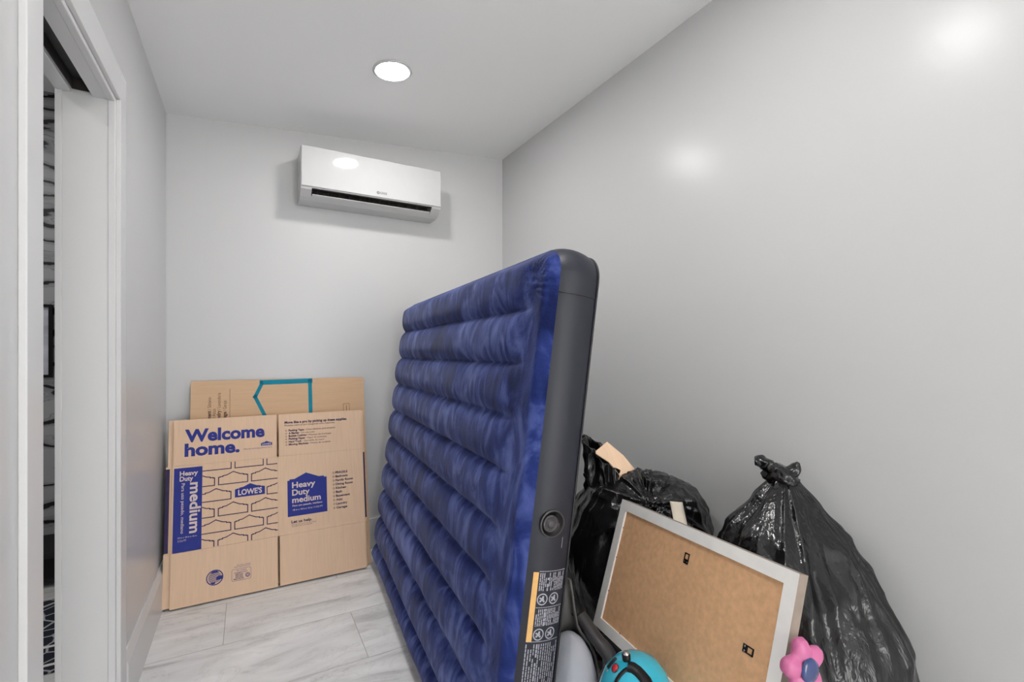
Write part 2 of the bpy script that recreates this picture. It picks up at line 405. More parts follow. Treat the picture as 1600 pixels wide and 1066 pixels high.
# outlet-free far side of the doorway: the next room
XO = XL - WT
b = NB(); box(b, -3.2, XO, 3.68, 3.8, 0, 2.72); struct('wall_beyond', b, M['paper'])
b = NB(); box(b, -3.2, -3.1, YN, 3.68, 0, 2.72); struct('wall_beyond_left', b, M['wall'])
b = NB(); box(b, -3.2, XO, YN - .1, YN, 0, 2.72); struct('wall_beyond_near', b, M['wall'])
b = NB(); box(b, XO, XO + .1, YB + .12, 3.8, 0, 2.72); struct('wall_beyond_right', b, M['wall'])
b = NB(); box(b, -3.2, XO + .1, YN, 3.8, 2.70, 2.86); struct('ceiling_beyond', b, M['ceil'])
b = NB(); box(b, -3.1, XO, 3.664, 3.68, 0, .10, .003); struct('baseboard_beyond', b, M['trim'])

# ------------------------------------------------------------------ recessed ceiling lamps; the two beyond the doorway are added
def lamp(x, y, z, label, nrm, m, group):
    t = thing('recessed_lamp', label, 'ceiling light', (x, y, z), group)
    b = NB(); lathe(b, (x, y, z), nrm, [(.0, .001), (.072, .001), (.085, .001), (.087, -.004), (.080, -.009), (.072, -.006), (.072, 0)], 40)
    o = obj('trim_ring', b, M['white_pl'], t, True); o['label'] = 'white ring'
    b = NB(); lathe(b, (x, y, z), nrm, [(.0715, -.002), (.0715, -.0065), (.04, -.0072), (0, -.0075)], 40)
    o = obj('diffuser', b, m, t, True); o['label'] = 'glowing disc'
    return t
NRM = (-.0782, 0, 1)
lamp(.571, 2.13, zc(.571), 'lit round ceiling lamp in front of the wall air conditioner', NRM, M['lamp'], None)
lamp(.62, .76, zc(.62), 'lit round ceiling lamp straight above the near end of the mattress', NRM, M['lamp'], None)
lamp(-1.5, .7, 2.70, 'unseen ceiling lamp added beyond the doorway, farther from the marbled wall', (0, 0, 1), M['added_lamp'], None)  # out of view, added to brighten the jamb and the next room

lamp(-1.6, 2.6, 2.70, 'unseen ceiling lamp added nearest the marbled wall beyond the doorway', (0, 0, 1), M['added_lamp'], None)  # out of view, added to brighten the marbled wall
# ------------------------------------------------------------------ next room: what shows through the gap
PF = thing('wall_picture', 'black framed pale picture on the marbled wall beyond the doorway', 'picture', (-1.2, 3.68, 1.05))
b = NB(); X0, X1, Z0, Z1 = -1.44, -.985, 1.05, 1.47; fw = .016
box(b, X0, X1, 3.655, 3.679, Z1 - fw, Z1); box(b, X0, X1, 3.655, 3.679, Z0, Z0 + fw); box(b, X0, X0 + fw, 3.655, 3.679, Z0 + fw, Z1 - fw); box(b, X1 - fw, X1, 3.655, 3.679, Z0 + fw, Z1 - fw)
obj('frame', b, M['black'], PF)
b = NB(); box(b, X0 + fw, X1 - fw, 3.668, 3.678, Z0 + fw, Z1 - fw); o = obj('picture_sheet', b, M['art'], PF); o['label'] = 'pale blue grey print'
b = NB(); box(b, -1.55, -.62, 2.36, 3.05, .0005, .010, .003)
RG = tag(obj('rug', b, M['rug'], loc=(-1.1, 2.7, 0)), 'navy rug with white crackle pattern on the floor beyond the doorway', 'rug')
for y in (2.40, 2.55):
    o = obj('border_stripe', box(NB(), -1.55, -.62, y, y + .016, .0095, .0112), M['frame_w'], RG); o['label'] = 'white stripe along the rug edge'
b = NB(); box(b, -1.3, -.7, 3.22, 3.6, .03, .17, .02)
BX = tag(obj('floor_cushion', b, M['black'], loc=(-1, 3.4, 0)), 'black cushioned block on the floor below the marbled wall', 'cushion')
for x in (-1.24, -.76):
    for y in (3.27, 3.55): obj('foot', lathe(NB(), (x, y, 0), (0, 0, 1), [(0, 0), (.02, 0), (.022, .031), (0, .031)], 12), M['black'], BX)

# ------------------------------------------------------------------ wall air conditioner
AX0, AX1, AY = .243, 1.027, 2.722
AC = thing('air_conditioner', 'white split air conditioner unit mounted high on the back wall', 'air conditioner', ((AX0 + AX1) / 2, YB, 2.03))
prof = [(YB - .001, 2.296), (AY + .012, 2.296), (AY + .004, 2.29), (AY + .004, 2.082), (AY + .010, 2.070), (AY + .052, 2.040), (AY + .085, 2.030), (YB - .001, 2.030)]
VX0, VX1 = AX0 + .055, AX1 - .055
def extr(bm, pr, x0, x1):
    a = [bm.verts.new((x0, y, z)) for y, z in pr]; c = [bm.verts.new((x1, y, z)) for y, z in pr]
    n = len(pr)
    for i in range(n): bm.faces.new((a[i], a[(i + 1) % n], c[(i + 1) % n], c[i]))
    bm.faces.new(a[::-1]); bm.faces.new(c); bmesh.ops.recalc_face_normals(bm, faces=bm.faces[:])
# body: side cheeks, back/top shell and lower lip, leaving the air outlet open
b = NB()
extr(b, prof, AX0, VX0); extr(b, prof, VX1, AX1)
extr(b, [(YB - .001, 2.296), (AY + .012, 2.296), (AY + .004, 2.29), (AY + .004, 2.078), (AY + .02, 2.078), (AY + .10, 2.10), (AY + .12, 2.05), (YB - .001, 2.045)], VX0, VX1)
extr(b, [(AY + .046, 2.0445), (AY + .085, 2.030), (YB - .001, 2.030), (YB - .001, 2.046), (AY + .10, 2.048), (AY + .052, 2.052)], VX0, VX1)
obj('housing', b, M['white_pl'], AC)
b = NB(); box(b, AX0 + .002, AX1 - .001, AY - .004, AY + .0035, 2.083, 2.2975, .003)
o = obj('front_panel', b, M['white_gl'], AC); o['label'] = 'glossy front panel'
b = NB(); extr(b, [(AY + .012, 2.0778), (AY + .097, 2.0985), (AY + .097, 2.050), (AY + .091, 2.050), (AY + .091, 2.094), (AY + .012, 2.0735)], VX0 + .001, VX1 - .001)
o = obj('outlet_cavity', b, M['slot'], AC); o['label'] = 'dark air outlet'
b = NB()
fbox(b, Vector((0, AY + .030, 2.0535)), Vector((1, 0, 0)), Vector((0, .88, -.47)), Vector((0, .47, .88)), (VX0 + .004, VX1 - .004), (.004, .020), (0, .0035), .001)
o = obj('louver', b, M['white_pl'], AC); o['label'] = 'horizontal louver blade'
for k in range(12):
    x = VX0 + .03 + k * (VX1 - VX0 - .06) / 11
    obj('vertical_vane', fbox(NB(), Vector((x, AY + .05, 2.068)), Vector((.92, .39, 0)), Vector((-.39, .92, 0)), Vector((0, 0, 1)), (-.001, .001), (-.012, .022), (-.008, .008)), M['dgrey'], AC)
p = Print(Vector((0, AY - .004, 0)), Vector((1, 0, 0)), Vector((0, 0, 1)), Vector((0, -1, 0)), .0006)
p.text('GREE', .658, 2.102, width=.040, bold=.02); p.ring(.648, 2.107, .006, .003, 16)
o = p.done('maker_mark', M['mgrey'], AC); o['label'] = 'small grey lettering'

# ================================================================== FLATTENED CARTONS
def board(bm, O, ex, ey, ez, x0, x1, y0, y1, th=.005):
    n = len(bm.faces); fbox(bm, O, ex, ey, ez, (x0, x1), (y0, y1), (-th, 0), 0); bm.faces.ensure_lookup_table()
    for f in bm.faces[n:]:                                   # cut edges show the darker fluting
        f.normal_update(); f.material_index = 1 if abs(f.normal.dot(ex)) > .9 else 0
CARD = [M['card'], M['card_edge']]; CARD2 = [M['card_dark'], M['card_edge']]
sA = .174; O1 = Vector((-.3166, 2.652, .009)); ex = Vector((1, 0, 0)); ey = Vector((0, sA, math.sqrt(1 - sA * sA))); ez = ex.cross(ey)   # ez faces the camera
BXF = thing('flattened_carton', 'flattened moving carton with big blue lettering leaning in the corner', 'cardboard box', O1)
TH = .005; XS0, XS1, XE = .4475, .4575, .886; C1, C2, HT = .245, .645, .866
b = NB(); board(b, O1, ex, ey, ez, 0, .453, C1, C2); pl = obj('left_panel', b, CARD, BXF)
b = NB(); board(b, O1, ex, ey, ez, .4535, XE, C1, C2); pr = obj('right_panel', b, CARD, BXF)
fl = []
for (x0, x1, y0, y1) in ((.001, XS0, C2 + .0008, HT), (XS1, XE - .003, C2 + .0008, HT), (0, XS0, 0, C1 - .0008), (XS1, XE - .001, .001, C1 - .0008)):
    b = NB(); board(b, O1, ex, ey, ez, x0, x1, y0, y1); fl.append(obj('flap', b, CARD, BXF))
# the carton's other two walls, folded flat behind the first two
b = NB(); O1b = O1 - ez * .013
board(b, O1b, ex, ey, ez, -.028, .44, C1, C2); board(b, O1b, ex, ey, ez, .4405, XE + .012, C1, C2)
rp = obj('rear_panel', b, CARD, BXF)
for (x0, x1, y0, y1) in ((-.02, .440, C2 + .0008, HT), (.470, XE + .010, C2 + .0008, HT - .004), (-.03, .440, .004, C1 - .0008), (.470, XE + .006, .004, C1 - .0008)):
    b = NB(); board(b, O1b, ex, ey, ez, x0, x1, y0, y1); obj('flap', b, CARD, BXF)
p = Print(O1b, ex, ey, ez); p.rect(-.028, C1 + .004, -.012, C2 - .01); p.done('printing', M['ink_dark'], rp); p = Print(O1b, ex, ey, ez); p.rect(XE + .004, C1 + .02, XE + .012, C2 - .02); p.done('printing', M['ink_dark'], rp)
# --- top left flap
p = Print(O1, ex, ey, ez)
p.text('Welcome', .046, .758, width=.345, height=.083, bold=.04); p.text('home.', .046, .690, width=.232, height=.083, bold=.04)
def house(x, y, w, side, apex):
    """outline of the gabled sign shape, base left corner x, y"""
    k = w / .126; sh = side
    L = [(0, 0), (0, sh), (.006 * k, sh), (.006 * k, sh + .10 * (apex - sh)), (.018 * k, sh + .10 * (apex - sh)), (.018 * k, sh + .26 * (apex - sh)), (.034 * k, sh + .36 * (apex - sh)), (.063 * k, apex)]
    Rr = [(w - a, h) for a, h in L[:-1]][::-1]
    return [(x + a, y + h) for a, h in L + Rr]
p.poly(house(.374, .709, .052, .014, .023))
p.text('Home moving starts here', .297, .697, width=.128, height=.0085)
p.done('lettering', M['ink'], fl[0])
p = Print(O1, ex, ey, ez, .0014); p.text("LOWE'S", .379, .712, width=.042, height=.013, bold=.02); p.done('pale_lettering', M['pale_print'], fl[0])
# --- top right flap
p = Print(O1, ex, ey, ez)
p.text('Move like a pro by picking up these supplies.', .486, .815, width=.32, height=.0185, bold=.035)
p.text('Muévete como un pro recogiendo estos materiales.', .486, .801, width=.255, height=.012)
for k, (a, c, wd) in enumerate((('Packing Tape', ' / Cinta adhesiva para empacar', .238), ('A Marker', ' / Un marcador', .132), ('Bubble Cushion', ' / Plástico de burbujas', .214), ('Packing Paper', ' / Papel de embalaje', .19), ('Hand Truck', ' / Carretilla de mano', .178), ('Moving Blankets', ' / Mantas de mudanza', .21))):
    y = .773 - k * .0149
    f = len(a) * 1.15 / (len(a) * 1.15 + len(c)); p.text(a, .505, y, width=wd * f, height=.0145, bold=.035); p.text(c, .505 + wd * f + .003, y, width=wd * (1 - f) - .003, height=.0125)
    p.ring(.493, y + .004, .0035, .0012, 10)
p.done('lettering', M['ink_dark'], fl[1])
# --- left panel: blue block, sign-shaped bricks
p = Print(O1, ex, ey, ez); p.rect(.006, C1 + .001, .120, .635)
p.poly(house(.258, .4645, .133, .040, .062)); blk = p.done('blue_printing', M['ink'], pl)
p = Print(O1, ex, ey, ez, .0014)
p.text('Heavy', .029, .598, width=.073, height=.030, bold=.03); p.text('Duty', .029, .573, width=.054, height=.030, bold=.03)
p.text('medium', .072, .562, width=.236, height=.062, rot=-math.pi / 2, bold=.026)
p.text('Para uso pesado, mediano', .037, .562, width=.232, height=.019, rot=-math.pi / 2, bold=.005)
p.text('18 in x 18 in x 16 in', .026, .309, width=.075, height=.009, bold=.01); p.text('3 CU FT', .026, .293, width=.034, height=.013)
p.text("LOWE'S", .272, .474, width=.106, height=.037, bold=.03)
p.done('pale_lettering', M['pale_print'], pl)
p = Print(O1, ex, ey, ez); clip = (.1225, C1 + .004, .4475, .640)
for r in range(6):
    y = .6105 - r * .0745; x0 = (.115 if r % 2 == 0 else .188) - .143 * 2
    for k in range(6):
        x = x0 + .143 * k
        if r == 2 and abs(x - .258) < .01: continue
        p.path(house(x, y, .126, .036, .058), .0042, True, clip)
p.done('outline_printing', M['ink_dark'], pl)
# --- right panel
p = Print(O1, ex, ey, ez); p.poly([(.496, .331), (.690, .331), (.690, .515), (.676, .515), (.676, .521), (.650, .521), (.587, .548), (.530, .521), (.506, .521), (.506, .515), (.496, .515)])
p.done('blue_printing', M['ink'], pr)
p = Print(O1, ex, ey, ez, .0014)
p.text('Heavy', .518, .475, width=.114, height=.042, bold=.024); p.text('Duty', .518, .437, width=.085, height=.042, bold=.024); p.text('medium', .518, .399, width=.140, height=.042, bold=.024)
p.text('Para uso pesado, mediano', .519, .380, width=.146, height=.0135, bold=.015); p.text('18 in x 18 in x 16 in / 3 CU FT', .521, .359, width=.146, height=.0115, bold=.01)
p.done('pale_lettering', M['pale_print'], pr)
p = Print(O1, ex, ey, ez)
for k, (t, wd) in enumerate((('FRAGILE', .064), ('Bedroom', .064), ('Family Room', .092), ('Dining Room', .09), ('Kitchen', .054), ('Bath', .032), ('Basement', .073), ('Attic', .034), ('Laundry', .058), ('Garage', .057))):
    y = .524 - k * .0208; p.text(t, .736, y, width=wd, height=.0165, bold=.03); p.ring(.726, y + .005, .0042, .0014, 10)
p.text('Let us help.', .513, .297, width=.10, height=.020, bold=.03); p.text('Planning tools and tips for your move', .514, .286, width=.118, height=.008); p.text('Consejos para tu mudanza', .514, .278, width=.10, height=.008)
p.done('lettering', M['ink_dark'], pr)
# --- bottom left flap: round mark and certificate box
p = Print(O1, ex, ey, ez); cx_, cy_ = .176, .104
p.ring(cx_, cy_, .033, .004, 32)
for k in range(11):
    h = -.021 + k * .0042; q = math.sqrt(.026 ** 2 - h * h) if abs(h) < .026 else 0
    p.seg((cx_ - q, cy_ + h), (cx_ + (q if h > .006 or h < -.012 else q * .25), cy_ + h), .0018)
p.poly([(cx_ + .006, cy_ - .012), (cx_ + .030, cy_ - .012), (cx_ + .035, cy_ - .008), (cx_ + .031, cy_ + .004), (cx_ + .016, cy_ + .006), (cx_ + .006, cy_ + .001)])
p.poly([(cx_ - .018, cy_ + .022), (cx_ + .018, cy_ + .022), (cx_ + .008, cy_ + .030), (cx_ - .008, cy_ + .030)]); p.poly([(cx_ - .020, cy_ - .021), (cx_ + .004, cy_ - .021), (cx_, cy_ - .029), (cx_ - .010, cy_ - .029)])
xa, ya, xb, yb = .246, .069, .328, .123
p.path([(xa + .005, ya), (xb - .005, ya), (xb, ya + .005), (xb, yb - .005), (xb - .005, yb), (xa + .005, yb), (xa, yb - .005), (xa, ya + .005)], .0012, True)
p.text('Box certificate', .268, .113, width=.04, height=.008); p.text('Corrugated board', .256, .104, width=.056, height=.008, bold=.01)
for k in range(4): p.text(('Edge crush', 'Size limit', 'Gross weight', 'Made in the USA')[k], .262 - (k == 3) * .008, .096 - k * .007, width=.032 + (k == 3) * .012, height=.0075, bold=.02)
p.ring(.314, .088, .009, .002, 14); p.path([(.308, .088), (.314, .094), (.320, .088), (.314, .080)], .002, True)
p.text('Please recycle this carton', .256, .131, width=.07, height=.007); p.text('Por favor recicla', .268, .138, width=.058, height=.007)
p.done('lettering', M['ink'], fl[2])

# --- taller carton behind
O2 = Vector((-.256, 2.70, .003)); a2 = math.atan(.20 / 1.04); ey2 = Vector((0, math.sin(a2), math.cos(a2))); ez2 = ex.cross(ey2)
BXT = thing('flattened_carton', 'taller tan flattened carton with teal outline behind the front one', 'cardboard box', O2)
b = NB(); board(b, O2, ex, ey2, ez2, 0, .856, 0, 1.0625); obj('front_panel', b, CARD2, BXT)
b = NB(); board(b, O2 - ez2 * .009, ex, ey2, ez2, .004, .860, .003, 1.054); obj('rear_panel', b, CARD2, BXT)
p = Print(O2, ex, ey2, ez2)
p.poly([(.309, 1.066 - .010), (.573, 1.066 - .002), (.573, 1.040), (.318, 1.034)]); p.poly([(.553, 1.04), (.573, 1.04), (.572, .80), (.552, .80)])
p.poly([(.309, 1.056), (.326, 1.034), (.296, .969), (.278, .969)]); p.poly([(.278, .969), (.296, .969), (.340, .80), (.318, .80)][::-1])
p.bm.free(); p = Print(O2, ex, ey2, ez2)
p.path([(.562, .78), (.562, 1.046)], .020); p.seg((.322, 1.046), (.562, 1.049), .026); p.path([(.322, 1.044), (.288, .969)], .018); p.path([(.288, .969), (.345, .84), (.38, .77)], .018)
o2 = p.done('teal_outline', M['ink_teal'], BXT); o2['label'] = 'teal outline print'
p = Print(O2, ex, ey2, ez2)
for x, t, t2, wd, w2 in ((.088, 'Basement', ' / Sótano', .15, .066), (.109, 'Attic', ' / Ático', .10, .048), (.130, 'Laundry', ' / Lavandería', .13, .088), (.156, 'Garage', ' / Garaje', .12, .055)):
    top = {.088: .976, .109: .915, .130: .998, .156: .956}[x]
    p.text(t, x, top - w2 - wd * .55 - .004, width=wd * .55, height=.024, rot=math.pi / 2, bold=.03); p.text(t2, x, top - w2, width=w2, height=.022, rot=math.pi / 2)
p.seg((.1715, .80), (.1715, 1.015), .0016)
p.path([(.738, .86), (.772, .86), (.772, .908), (.738, .908)], .0018, True); p.seg((.755, .87), (.755, .898), .003)
p.done('lettering', M['ink_brown'], BXT)

# ================================================================== AIR MATTRESS
MO = Vector((.515, 1.0, .020)); LA = R(4.3); LE = R(7.5)
ml = Vector((math.sin(LA), math.cos(LA), 0)); mr = Vector((math.cos(LA), -math.sin(LA), 0))
mw = mr * math.sin(LE) + Vector((0, 0, 1)) * math.cos(LE); mn = mr * math.cos(LE) - Vector((0, 0, 1)) * math.sin(LE)
ML, MW, MT, RC = 1.73, 1.46, .115, .075
def MP(l, w_, n): return MO + ml * l + mw * w_ + mn * n
MAT = thing('air_mattress', 'inflated blue flocked air mattress standing on its long edge', 'mattress', MO)
def rr(l, w_):
    """map the plain rectangle onto one with round corners"""
    for cl, sl in ((RC, -1), (ML - RC, 1)):
        for cw, sw in ((RC, -1), (MW - RC, 1)):
            a, c = (l - cl) * sl / RC, (w_ - cw) * sw / RC
            if a > 0 and c > 0:
                return cl + sl * RC * a * math.sqrt(1 - c * c / 2), cw + sw * RC * c * math.sqrt(1 - a * a / 2)
    return l, w_
seams = [.10 + .15 * k for k in range(9)]; bounds = [-.05] + seams + [MW + .0]
def beam(w_):
    for a, c in zip(bounds, bounds[1:]):
        if a <= w_ <= c:
            t = 2 * (w_ - a) / (c - a) - 1; return max(0, 1 - abs(t) ** 2.6) ** .62
    return 0
def scallop(l, w_, amt=.022): return l + amt * (beam(w_) - .6) * sst(ML - .25, ML, l) 
def relief(l, w_):
    e = min(l, ML - l, w_, MW - w_); rim = math.sin(min(1, max(0, e) / (.026 if l < .05 and l <= w_ and l <= MW - w_ else .045)) * math.pi / 2)
    k_ = .05 + .06 * math.sin(math.pi * min(1, max(0, (MW - w_) / 1.5))); nearend = sst(k_ - .02, k_ + .12, l) * (1 - .8 * sst(ML - .05, ML, l))
    nz = noise.noise(Vector((l * 7, w_ * 7, 0))) * .0035 + noise.noise(Vector((l * 22, w_ * 9, 3))) * .0012
    # puckers at the welded corner
    d = math.hypot(l - .02, w_ - MW + .05); ang = math.atan2(w_ - MW + .10, l - .10)
    puck = .0035 * math.sin(ang * 26) * math.exp(-((d - .05) / .05) ** 2)
    return rim * (.014 + nz + puck + .031 * (nearend * beam(w_) + (1 - nearend) * .58))
NU, NV = 130, 230
ls = sorted([ML * (.5 - .5 * math.cos(math.pi * i / NU)) * .5 + ML * i / NU * .5 for i in range(NU + 1)])
wz = [MW * i / NV for i in range(NV + 1)]
b = NB(); g = []
for l in ls:
    row = []
    for w_ in wz:
        a, c = rr(l, w_); row.append(b.verts.new(MP(scallop(a, c), c, -relief(l, w_))))
    g.append(row)
for i in range(NU):
    for j in range(NV): b.faces.new((g[i][j], g[i + 1][j], g[i + 1][j + 1], g[i][j + 1]))
bmesh.ops.recalc_face_normals(b, faces=b.faces[:])
if sum((f.normal.dot(mn) for f in b.faces[:] if f)) > 0: bmesh.ops.reverse_faces(b, faces=b.faces[:])
o = obj('flocked_face', b, M['velvet'], MAT, True); o['label'] = 'blue velvety face with quilted air channels'
# boundary loop in order
edge = [(ls[i], 0) for i in range(NU)] + [(ML, wz[j]) for j in range(NV)] + [(ls[i], MW) for i in range(NU, 0, -1)] + [(0, wz[j]) for j in range(NV, 0, -1)]
loop = [rr(*e) for e in edge]; nL = len(loop)
def outn(k):
    (a, c), (d, e) = loop[k - 1], loop[(k + 1) % nL]; t = Vector((d - a, e - c)); t.normalize(); return Vector((t.y, -t.x))
outs = [outn(k) for k in range(nL)]
b = NB(); NS = 10; rings = []
for s in range(NS + 1):
    n = MT * s / NS; bul = .013 * math.sin(math.pi * s / NS) ** .8
    rings.append([b.verts.new(MP(scallop(loop[k][0] + outs[k].x * bul, loop[k][1]), loop[k][1] + outs[k].y * bul, n)) for k in range(nL)])
for r0, r1 in zip(rings, rings[1:]):
    for k in range(nL): b.faces.new((r0[k], r0[(k + 1) % nL], r1[(k + 1) % nL], r1[k]))
bmesh.ops.recalc_face_normals(b, faces=b.faces[:])
band = obj('side_band', b, M['band'], MAT, True); band['label'] = 'grey vinyl side band'
# weld line across the band near the top corner, pump-end prints
b = NB(); NU2, NV2 = 40, 120; g = []
for i in range(NU2 + 1):
    row = []
    for j in range(NV2 + 1):
        l, w_ = ML * i / NU2, MW * j / NV2; a, c = rr(l, w_); row.append(b.verts.new(MP(scallop(a, c), c, MT + relief(l, w_) * .55)))
    g.append(row)
for i in range(NU2):
    for j in range(NV2): b.faces.new((g[i][j], g[i + 1][j], g[i + 1][j + 1], g[i][j + 1]))
bmesh.ops.recalc_face_normals(b, faces=b.faces[:])
o = obj('underside', b, M['band'], MAT, True); o['label'] = 'plain vinyl underside'
b = NB(); tube(b, [MP(scallop(loop[k][0], loop[k][1]), loop[k][1], MT) + (ml * outs[k].x + mw * outs[k].y) * .002 for k in range(0, nL, 2)] + [MP(*loop[0], MT)], .0032, 6, False)
obj('rear_seam', b, M['pipe'], MAT, True)
def endpt(w_, n):   # a point on the grey band at the near end
    bul = .013 * max(0, math.sin(math.pi * n / MT)) ** .8
    return MP(-bul - .0012, w_, n)
b = NB()
tube(b, [endpt(1.338, MT * k / 8) for k in range(9)], .0013, 6)
obj('weld_line', b, M['pipe'], MAT, True)
# valve
VW, VN = .757, .050; vo = endpt(VW, VN) + ml * .001; va = -ml
VV = NB(); lathe(VV, vo, va, [(.034, 0), (.034, .002), (.031, .003), (.029, .003), (.028, .0005), (0, .0005)], 36)
valve = obj('valve', VV, M['black'], MAT, True); valve['label'] = 'round black air valve'
b = NB(); lathe(b, vo, va, [(.0345, .0003), (.0345, .0022), (.0325, .0032), (.031, .0032)], 36); obj('valve_rim', b, M['dgrey'], valve, True)
b = NB(); c0 = vo + mw * .001 - mn * .006
lathe(b, c0, va, [(.021, .001), (.021, .005), (.016, .006), (.015, .0035), (.010, .0035), (.010, .008), (.006, .009), (0, .009)], 30)
fbox(b, c0, mn, mw, va, (.016, .026), (-.008, .001), (.001, .0045), .001)
obj('valve_cap', b, M['dgrey'], valve, True)
# printed notice on the band
def strip(bm, w0, w1, n0, n1, seg=1):
    q = [bm.verts.new(endpt(x, y)) for x, y in ((w0, n0), (w1, n0), (w1, n1), (w0, n1))]; bm.faces.new(q)
b = NB()
for k in range(3): strip(b, .470, .638, .016 + k * .0045, .0205 + k * .0045)
o = obj('orange_stripe', b, M['orange'], MAT); o['label'] = 'orange warning stripe'
b = NB(); rnd = random.Random(3)
for (w0, w1) in ((.592, .636), (.507, .548), (.235, .464)):
    for k in range(14):
        n = .0335 + k * .0052 if w0 > .5 else .0165 + k * .0066
        if n > .106: break
        x = w1 - (.0 if rnd.random() < .6 else .012)
        while x > w0:
            d = rnd.uniform(.004, .015)
            if rnd.random() < .93: strip(b, max(w0, x - d), x, n, n + (.0026 if k != 4 else .0042))
            x -= d + .0016
for w_ in (.640, .552, .470, .228):
    for k in range(12): strip(b, w_ - .0008, w_ + .0008, .031 + k * .0064 if w_ > .5 else .0165 + k * .0075, .0366 + k * .0064 if w_ > .5 else .0235 + k * .0075)
def picto(wc, nc, r=.0145):
    pts = [(wc + r * math.cos(t), nc + r * math.sin(t)) for t in [2 * math.pi * k / 24 for k in range(24)]]; inn = [(wc + r * .8 * math.cos(t), nc + r * .8 * math.sin(t)) for t in [2 * math.pi * k / 24 for k in range(24)]]
    for k in range(24):
        q = [pts[k], pts[(k + 1) % 24], inn[(k + 1) % 24], inn[k]]; b.faces.new([b.verts.new(endpt(*z_)) for z_ in q])
    for dx, dy, s in ((0, 0, .32), (.38, .1, .2), (-.35, .3, .18), (-.3, -.35, .2), (.2, -.42, .16)):
        b.faces.new([b.verts.new(endpt(wc + r * (dx + s * math.cos(t)), nc + r * (dy + s * math.sin(t)))) for t in [2 * math.pi * k / 8 for k in range(8)]])
for wc in (.572, .487): 
    for nc in (.046, .079): picto(wc + .0, nc)
picto(.216, .07)
strip(b, .695, .722, .086, .0875)
o = obj('notice_print', b, M['pale_ink'], MAT); o['label'] = 'pale printed notice lines and round pictograms'

# ================================================================== BIN BAGS
def ridge(v): return 1 - abs(v) * 2
def interp(tab, s):
    for (a, va_), (c, vc) in zip(tab, tab[1:]):
        if s <= c:
            t = (s - a) / (c - a) if c > a else 0; t = t * t * (3 - 2 * t) * .5 + t * .5; return va_ + (vc - va_) * t
    return tab[-1][1]
def bag_mesh(base, top, H, rad, squash, seed, pleat, pn, pinch=None, NT=260, NH=200, slant=None):
    """a filled plastic bag: base and top centres, height, radius table by height, pleats that gather towards the neck"""
    bm = NB(); rows = []
    for j in range(NH + 1):
        s = j / NH; row = []
        cx_ = base[0] + (top[0] - base[0]) * s ** 1.5; cy_ = base[1] + (top[1] - base[1]) * s ** 1.5; z = H * s
        r0 = interp(rad, s)
        for i in range(NT):
            t = 2 * math.pi * i / NT; c, sn = math.cos(t), math.sin(t)
            pl_ = noise.noise(Vector((c * pn + seed, sn * pn, s * 1.3))); pl2 = noise.noise(Vector((c * pn * 2.3, sn * pn * 2.3 + seed, s * 2.2)))
            gz = sst(.35, .95, s)
            f = 1 + pleat * gz * (ridge(pl_) - .55) + .40 * pleat * gz * (ridge(pl2) - .6)
            p3 = Vector((c * r0 * 3.2 + seed, sn * r0 * 3.2, z * 3.2)); q3 = Vector((c * r0 * 9 + seed, sn * r0 * 9, z * 6 + c * 2))
            big = noise.noise(p3) * .10 + (ridge(noise.noise(p3 * 1.7 + Vector((5, 1, 2)))) - .5) * .085
            sm = (ridge(noise.noise(q3)) - .5) * .035 + (ridge(noise.noise(q3 * 2.1)) - .5) * .014
            r = r0 * (f + (big + sm) * (1 - .6 * sst(.85, 1, s)))
            zz = z + (noise.noise(p3 + Vector((9, 9, 9))) * .02) * s
            x, y = cx_ + c * r * squash[0], cy_ + sn * r * squash[1]
            if pinch:
                pc, pd, pr = pinch; v = Vector((x, y, zz)); d = (v - pc).length
                if d < pr * 2.5:
                    u_ = Vector((.75, -.66, 0)); a_ = math.atan2((v - pc).z, (v - pc).dot(u_)); k_ = math.exp(-(d / pr) ** 2)
                    rd = .5 * (ridge(noise.noise(Vector((math.cos(a_) * 3.5, math.sin(a_) * 3.5, seed)))) - .35)
                    vv = Vector((c, sn, .5)).normalized(); v = v + vv * (-pd * math.exp(-(d / (pr * .35)) ** 2) + .075 * k_ * rd * min(1, d / .06)); x, y, zz = v
            lim = XR - .019
            if x > lim - .03: x = lim - .03 * math.exp(-(x - lim + .03) / .03) 
            row.append(bm.verts.new((x, y, max(.002, zz) if j else .002)))
        rows.append(row)
    for a, c in zip(rows, rows[1:]):
        for k in range(NT): bm.faces.new((a[k], a[(k + 1) % NT], c[(k + 1) % NT], c[k]))
    bm.faces.new(rows[0][::-1]); bm.faces.new(rows[-1])
    bmesh.ops.recalc_face_normals(bm, faces=bm.faces[:]); return bm

def blob(bm, pts, rad, seed, amp=.25, seg=28, n=7, flat=1.0):
    P = spline(pts, n); m = len(P); rs = []
    for i in range(m):
        f = i / (m - 1) * (len(rad) - 1); k = min(int(f), len(rad) - 2); rs.append(rad[k] + (rad[k + 1] - rad[k]) * (f - k))
    st = len(bm.verts); tube(bm, P, rs, seg, True, flat); bm.verts.ensure_lookup_table()
    for v in bm.verts[st:]:
        i = min(range(m), key=lambda q: (P[q] - v.co).length_squared); d = v.co - P[i]
        k = ridge(noise.noise(v.co * 28 + Vector((seed, 0, 0)))) - .5 + .5 * noise.noise(v.co * 60 + Vector((0, seed, 0)))
        v.co += d * amp * k
    return bm
